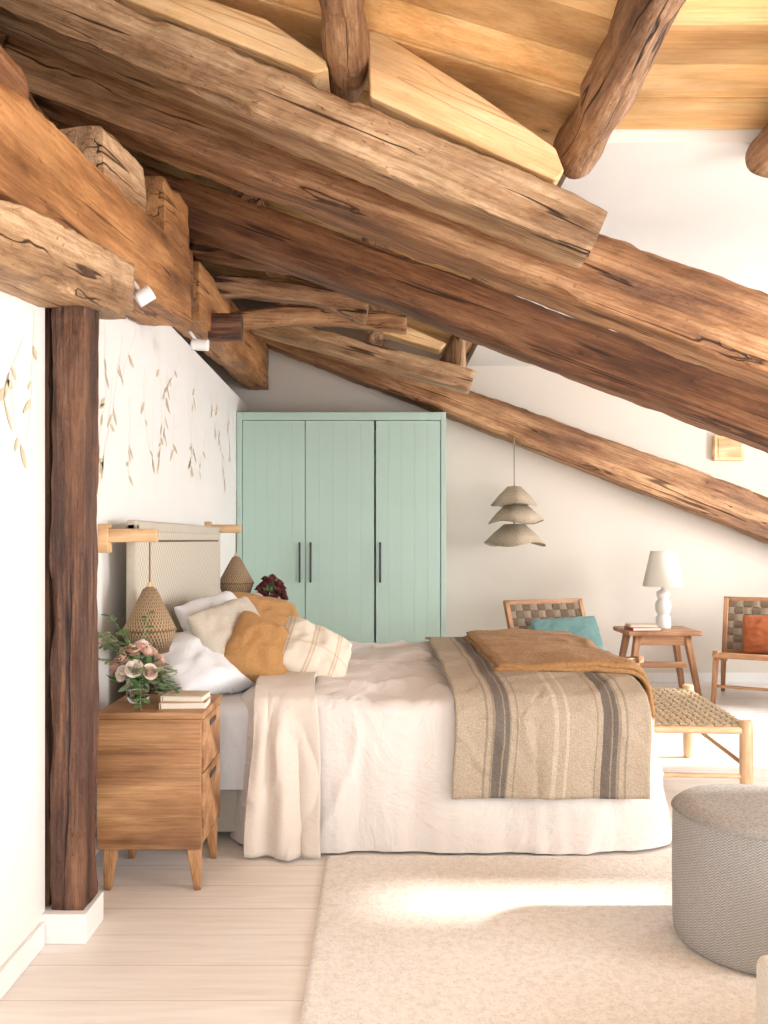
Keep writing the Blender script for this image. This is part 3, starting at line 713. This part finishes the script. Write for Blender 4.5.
# ------------------------------------------------------------------ pendant
p=[curve('cord',[(1.25,7.72,2.27),(1.25,7.72,1.8)],.005,CORD)]
def wave(sd,amp): return lambda a,z: 1+amp*math.sin(a*4+sd)+amp*.5*math.sin(a*7+sd*2)
def wavz(sd): return lambda a,r: (r/.25)**2*.018*math.sin(a*3+sd*1.7)
for (z1,h,r0,r1,sd) in ((1.83,.17,.06,.21,0),(1.66,.15,.10,.24,1.3),(1.49,.18,.09,.265,2.6)):
    p.append(lathe('tier',[(r0*.3,h+.003),(r0,h),((r0+r1)*.5,h*.55),(r1,.0),(r1*.985,.0),((r0+r1)*.48,h*.54),(r0*.9,h-.01)],(1.25+.012*math.sin(sd),7.72,z1-h),LINSH,64,rf=wave(sd,.04),zf=wavz(sd)))
p.append(rod('stem',(1.25,7.72,1.35),(1.25,7.72,1.84),.008,.008,CORD,8))
group('pendant_lamp',p)

# ------------------------------------------------------------------ woven lounge chair
def chair(name,loc,rot,cmat,cw=.60,sc=1):
    p=[]; W=.36
    for i,s in enumerate((-1,1)):
        p.append(beam('side_rail_%d'%i,(s*W,-.40,.42),(s*W,.34,.30),.055,.045,W_TEAK,ex=5,wob=0))
        p.append(beam('front_leg_%d'%i,(s*W,-.32,.40),(s*(W+.02),-.36,0),.05,.045,W_TEAK,h1=.035,w1=.035,ex=5,wob=0))
        p.append(beam('back_leg_%d'%i,(s*W,.22,.32),(s*(W+.02),.36,0),.05,.045,W_TEAK,h1=.035,w1=.035,ex=5,wob=0))
        p.append(beam('back_post_%d'%i,(s*W,.24,.28),(s*W,.46,.83),.05,.04,W_TEAK,h1=.04,ex=5,wob=0))
    p.append(beam('top_rail',(-W-.02,.455,.82),(W+.02,.455,.82),.04,.03,W_TEAK,ex=5,wob=0))
    p.append(beam('low_rail',(-W,.27,.37),(W,.27,.37),.035,.03,W_TEAK,ex=5,wob=0))
    p.append(beam('front_rail',(-W,-.35,.405),(W,-.35,.405),.045,.04,W_TEAK,ex=5,wob=0))
    p.append(beam('stretcher',(-W,-.34,.15),(W,-.34,.15),.025,.025,W_TEAK,ex=3,wob=0))
    p.append(woven('back_webbing',(-W,.275,.385),(2*W,0,0),(0,.172,.425),10,7,.93,WEB,th=.004,amp=.007,mat2=WEBD))
    p.append(woven('seat_webbing',(-W,-.35,.415),(2*W,0,0),(0,.62,-.09),10,8,.93,WEB,th=.004,amp=.007,mat2=WEBD))
    p.append(pillow('cushion',(.04,.14,.545),cw,.36,.15,(0,-1,.45),cmat,.04,3))
    return group(name,p,loc,rot,sc)
chair('lounge_chair',(1.60,6.95,0),math.radians(20),TEAL,.66)
chair('lounge_chair',(3.28,7.20,0),math.radians(-28),RUST,.50)

# side table
p=[]; tx,ty=2.46,7.52
p.append(box('top',tx-.315,tx+.315,ty-.24,ty+.24,.535,.575,W_TEAK,.012,3))
for i,(sx,sy) in enumerate(((-1,-1),(1,-1),(-1,1),(1,1))):
    p.append(beam('leg_%d'%(i+1),(tx+sx*.21,ty+sy*.15,.54),(tx+sx*.30,ty+sy*.2,0),.075,.055,W_TEAK,h1=.05,w1=.04,ex=4,wob=0))
p.append(beam('apron',(tx-.24,ty-.16,.49),(tx+.24,ty-.16,.49),.08,.03,W_TEAK,ex=8,wob=0))
p.append(beam('stretcher',(tx-.26,ty,.26),(tx+.26,ty,.26),.05,.03,W_TEAK,ex=5,wob=0))
group('side_table',p)
lx=2.53
group('table_lamp',[lathe('base',[(.001,0),(.062,0),(.066,.015),(.062,.10),(.05,.11),(.048,.13),(.062,.145),(.068,.19),(.062,.235),(.046,.25),(.046,.265),(.056,.28),(.056,.32),(.03,.335),(.014,.345),(.012,.40)],(lx,7.55,.576),CERAM,40),
 lathe('shade',[(.108,.31),(.175,.0),(.172,.0),(.105,.31)],(lx,7.55,.945),SHADE,48),rod('stem',(lx,7.55,.95),(lx,7.55,1.22),.006,.006,WHITEM,8)])
book('book',2.31,7.42,.576,.25,.19,.028,.1,BOOKR); book('book',2.30,7.42,.605,.23,.18,.022,-.05,BOOKC)

# ------------------------------------------------------------------ bench
p=[]; bw2,bl=.24,.53; H=.43
for i,(sx,sy) in enumerate(((-1,-1),(1,-1),(-1,1),(1,1))):
    p.append(rod('leg_%d'%(i+1),(sx*bw2,sy*bl,0),(sx*bw2,sy*bl,H+.02),.026,.032,W_BENCH,16,bulge=.004))
for s in (-1,1):
    p.append(rod('rail_long',(s*bw2,-bl,H-.03),(s*bw2,bl,H-.03),.02,.02,W_BENCH)); p.append(rod('rail_short',(-bw2,s*bl,H-.03),(bw2,s*bl,H-.03),.02,.02,W_BENCH))
    p.append(rod('stretcher_short',(-bw2,s*bl,.17),(bw2,s*bl,.17),.012,.012,W_BENCH))
    p.append(rod('stretcher_long',(s*bw2,-bl,.22),(s*bw2,bl,.22),.012,.012,W_BENCH))
p.append(woven('woven_seat',(-bw2-.015,-bl-.01,H-.012),(2*bw2+.03,0,0),(0,2*bl+.02,0),12,26,.88,ROPE,th=.008,amp=.007))
p.append(woven('woven_seat_under',(-bw2+.02,-bl+.02,H-.03),(2*bw2-.04,0,0),(0,2*bl-.04,0),12,26,.9,ROPE,th=.006,amp=.004))
group('woven_bench',p,(1.66,4.84,0),math.radians(-5))

# ------------------------------------------------------------------ pouf
pr=[(.001,.0),(.262,.0),(.275,.012),(.280,.05),(.282,.22),(.280,.40),(.278,.425)]
tp=[(.2785,.425),(.274,.438),(.262,.447),(.2,.452),(.1,.455),(.001,.456)]
group('pouf',[lathe('side',pr,(1.285,2.86,.019),TWEED,72),lathe('top',tp,(1.285,2.86,.019),TWEEDT,72),
  curve('piping',[(1.285+.280*math.cos(a*6.283/72),2.86+.280*math.sin(a*6.283/72),.445) for a in range(72)],.005,TWEEDT,True)])
bm=bmesh.new(); bmesh.ops.create_grid(bm,x_segments=420,y_segments=380,size=.5)
for v in bm.verts:
    x=v.co.x*2.9+1.24; y=v.co.y*2.65+2.325
    e=min(1.45-abs(v.co.x*2.9),1.325-abs(v.co.y*2.65)); z=.015*min(1,max(0,e)/.015)**.5
    v.co=V((x+noise.noise(V((y*4,1,0)))*.004,y+noise.noise(V((x*4,2,0)))*.004,z+.001+(noise.noise(V((x*14,y*14,0)))*.0012+noise.noise(V((x*48,y*48,3)))*.0015)*min(1,max(0,e)/.02)))
me=bpy.data.meshes.new('rug'); bm.to_mesh(me); bm.free(); me.materials.append(RUG)
o=bpy.data.objects.new('rug',me); COL.objects.link(o)
for q_ in me.polygons: q_.use_smooth=True
ax0=.965
group('cream_armchair',[box('seat',ax0+.02,ax0+.80,1.45,2.18,.10,.30,CREAM,.05,5),box('seat_cushion',ax0+.14,ax0+.68,1.45,2.17,.28,.40,CREAM,.05,5),box('arm_1',ax0,ax0+.14,1.4,2.2,.06,.30,CREAM,.03,5),
  box('arm_2',ax0+.68,ax0+.82,1.4,2.2,.06,.52,CREAM,.05,5),box('back',ax0,ax0+.82,1.22,1.44,.06,.40,CREAM,.06,5)]
  +[rod('leg_%d'%i,(x,y,.019),(x,y,.09),.018,.022,W_OAK) for i,(x,y) in enumerate(((ax0+.08,1.3),(ax0+.74,1.3),(ax0+.08,2.1),(ax0+.74,2.1)))])

# ------------------------------------------------------------------ light
w=bpy.data.worlds.new('World'); bpy.context.scene.world=w; w.use_nodes=True
bg=w.node_tree.nodes['Background']; bg.inputs['Color'].default_value=(.94,.968,1.0,1); bg.inputs['Strength'].default_value=2.15
sun=bpy.data.lights.new('sun','SUN'); sun.energy=4.6; sun.angle=math.radians(2.4); sun.color=(1,.95,.88)
so=bpy.data.objects.new('sun',sun); COL.objects.link(so); so.location=(8,3,6)
el=math.radians(33); so.rotation_euler=V((-math.cos(el),0,-math.sin(el))).to_track_quat('-Z','Y').to_euler()
def area(nm,loc,d,sx,sy,e,col=(.99,.99,1)):
    l=bpy.data.lights.new(nm,'AREA'); l.shape='RECTANGLE'; l.size=sx; l.size_y=sy; l.energy=e; l.color=col
    o=bpy.data.objects.new(nm,l); COL.objects.link(o); o.location=loc; o.rotation_euler=V(d).to_track_quat('-Z','Z').to_euler(); return o
area('window_light',(4.6,6.2,1.55),(-1,0,.0),2.1,1.2,115)
area('window_light',(4.6,.85,1.45),(-1,0.15,.0),2.8,2.2,180)

# ------------------------------------------------------------------ camera
cd=bpy.data.cameras.new('camera'); cam=bpy.data.objects.new('camera',cd); COL.objects.link(cam)
cam.location=(0,0,1.35); cam.rotation_euler=(math.pi/2,0,0)
cd.sensor_width=36; cd.lens=860/1024*36; cd.shift_x=9/1024; cd.shift_y=28/1024; cd.clip_start=.05
bpy.context.scene.camera=cam
vs_=bpy.context.scene.view_settings; vs_.view_transform='Standard'; vs_.exposure=.50
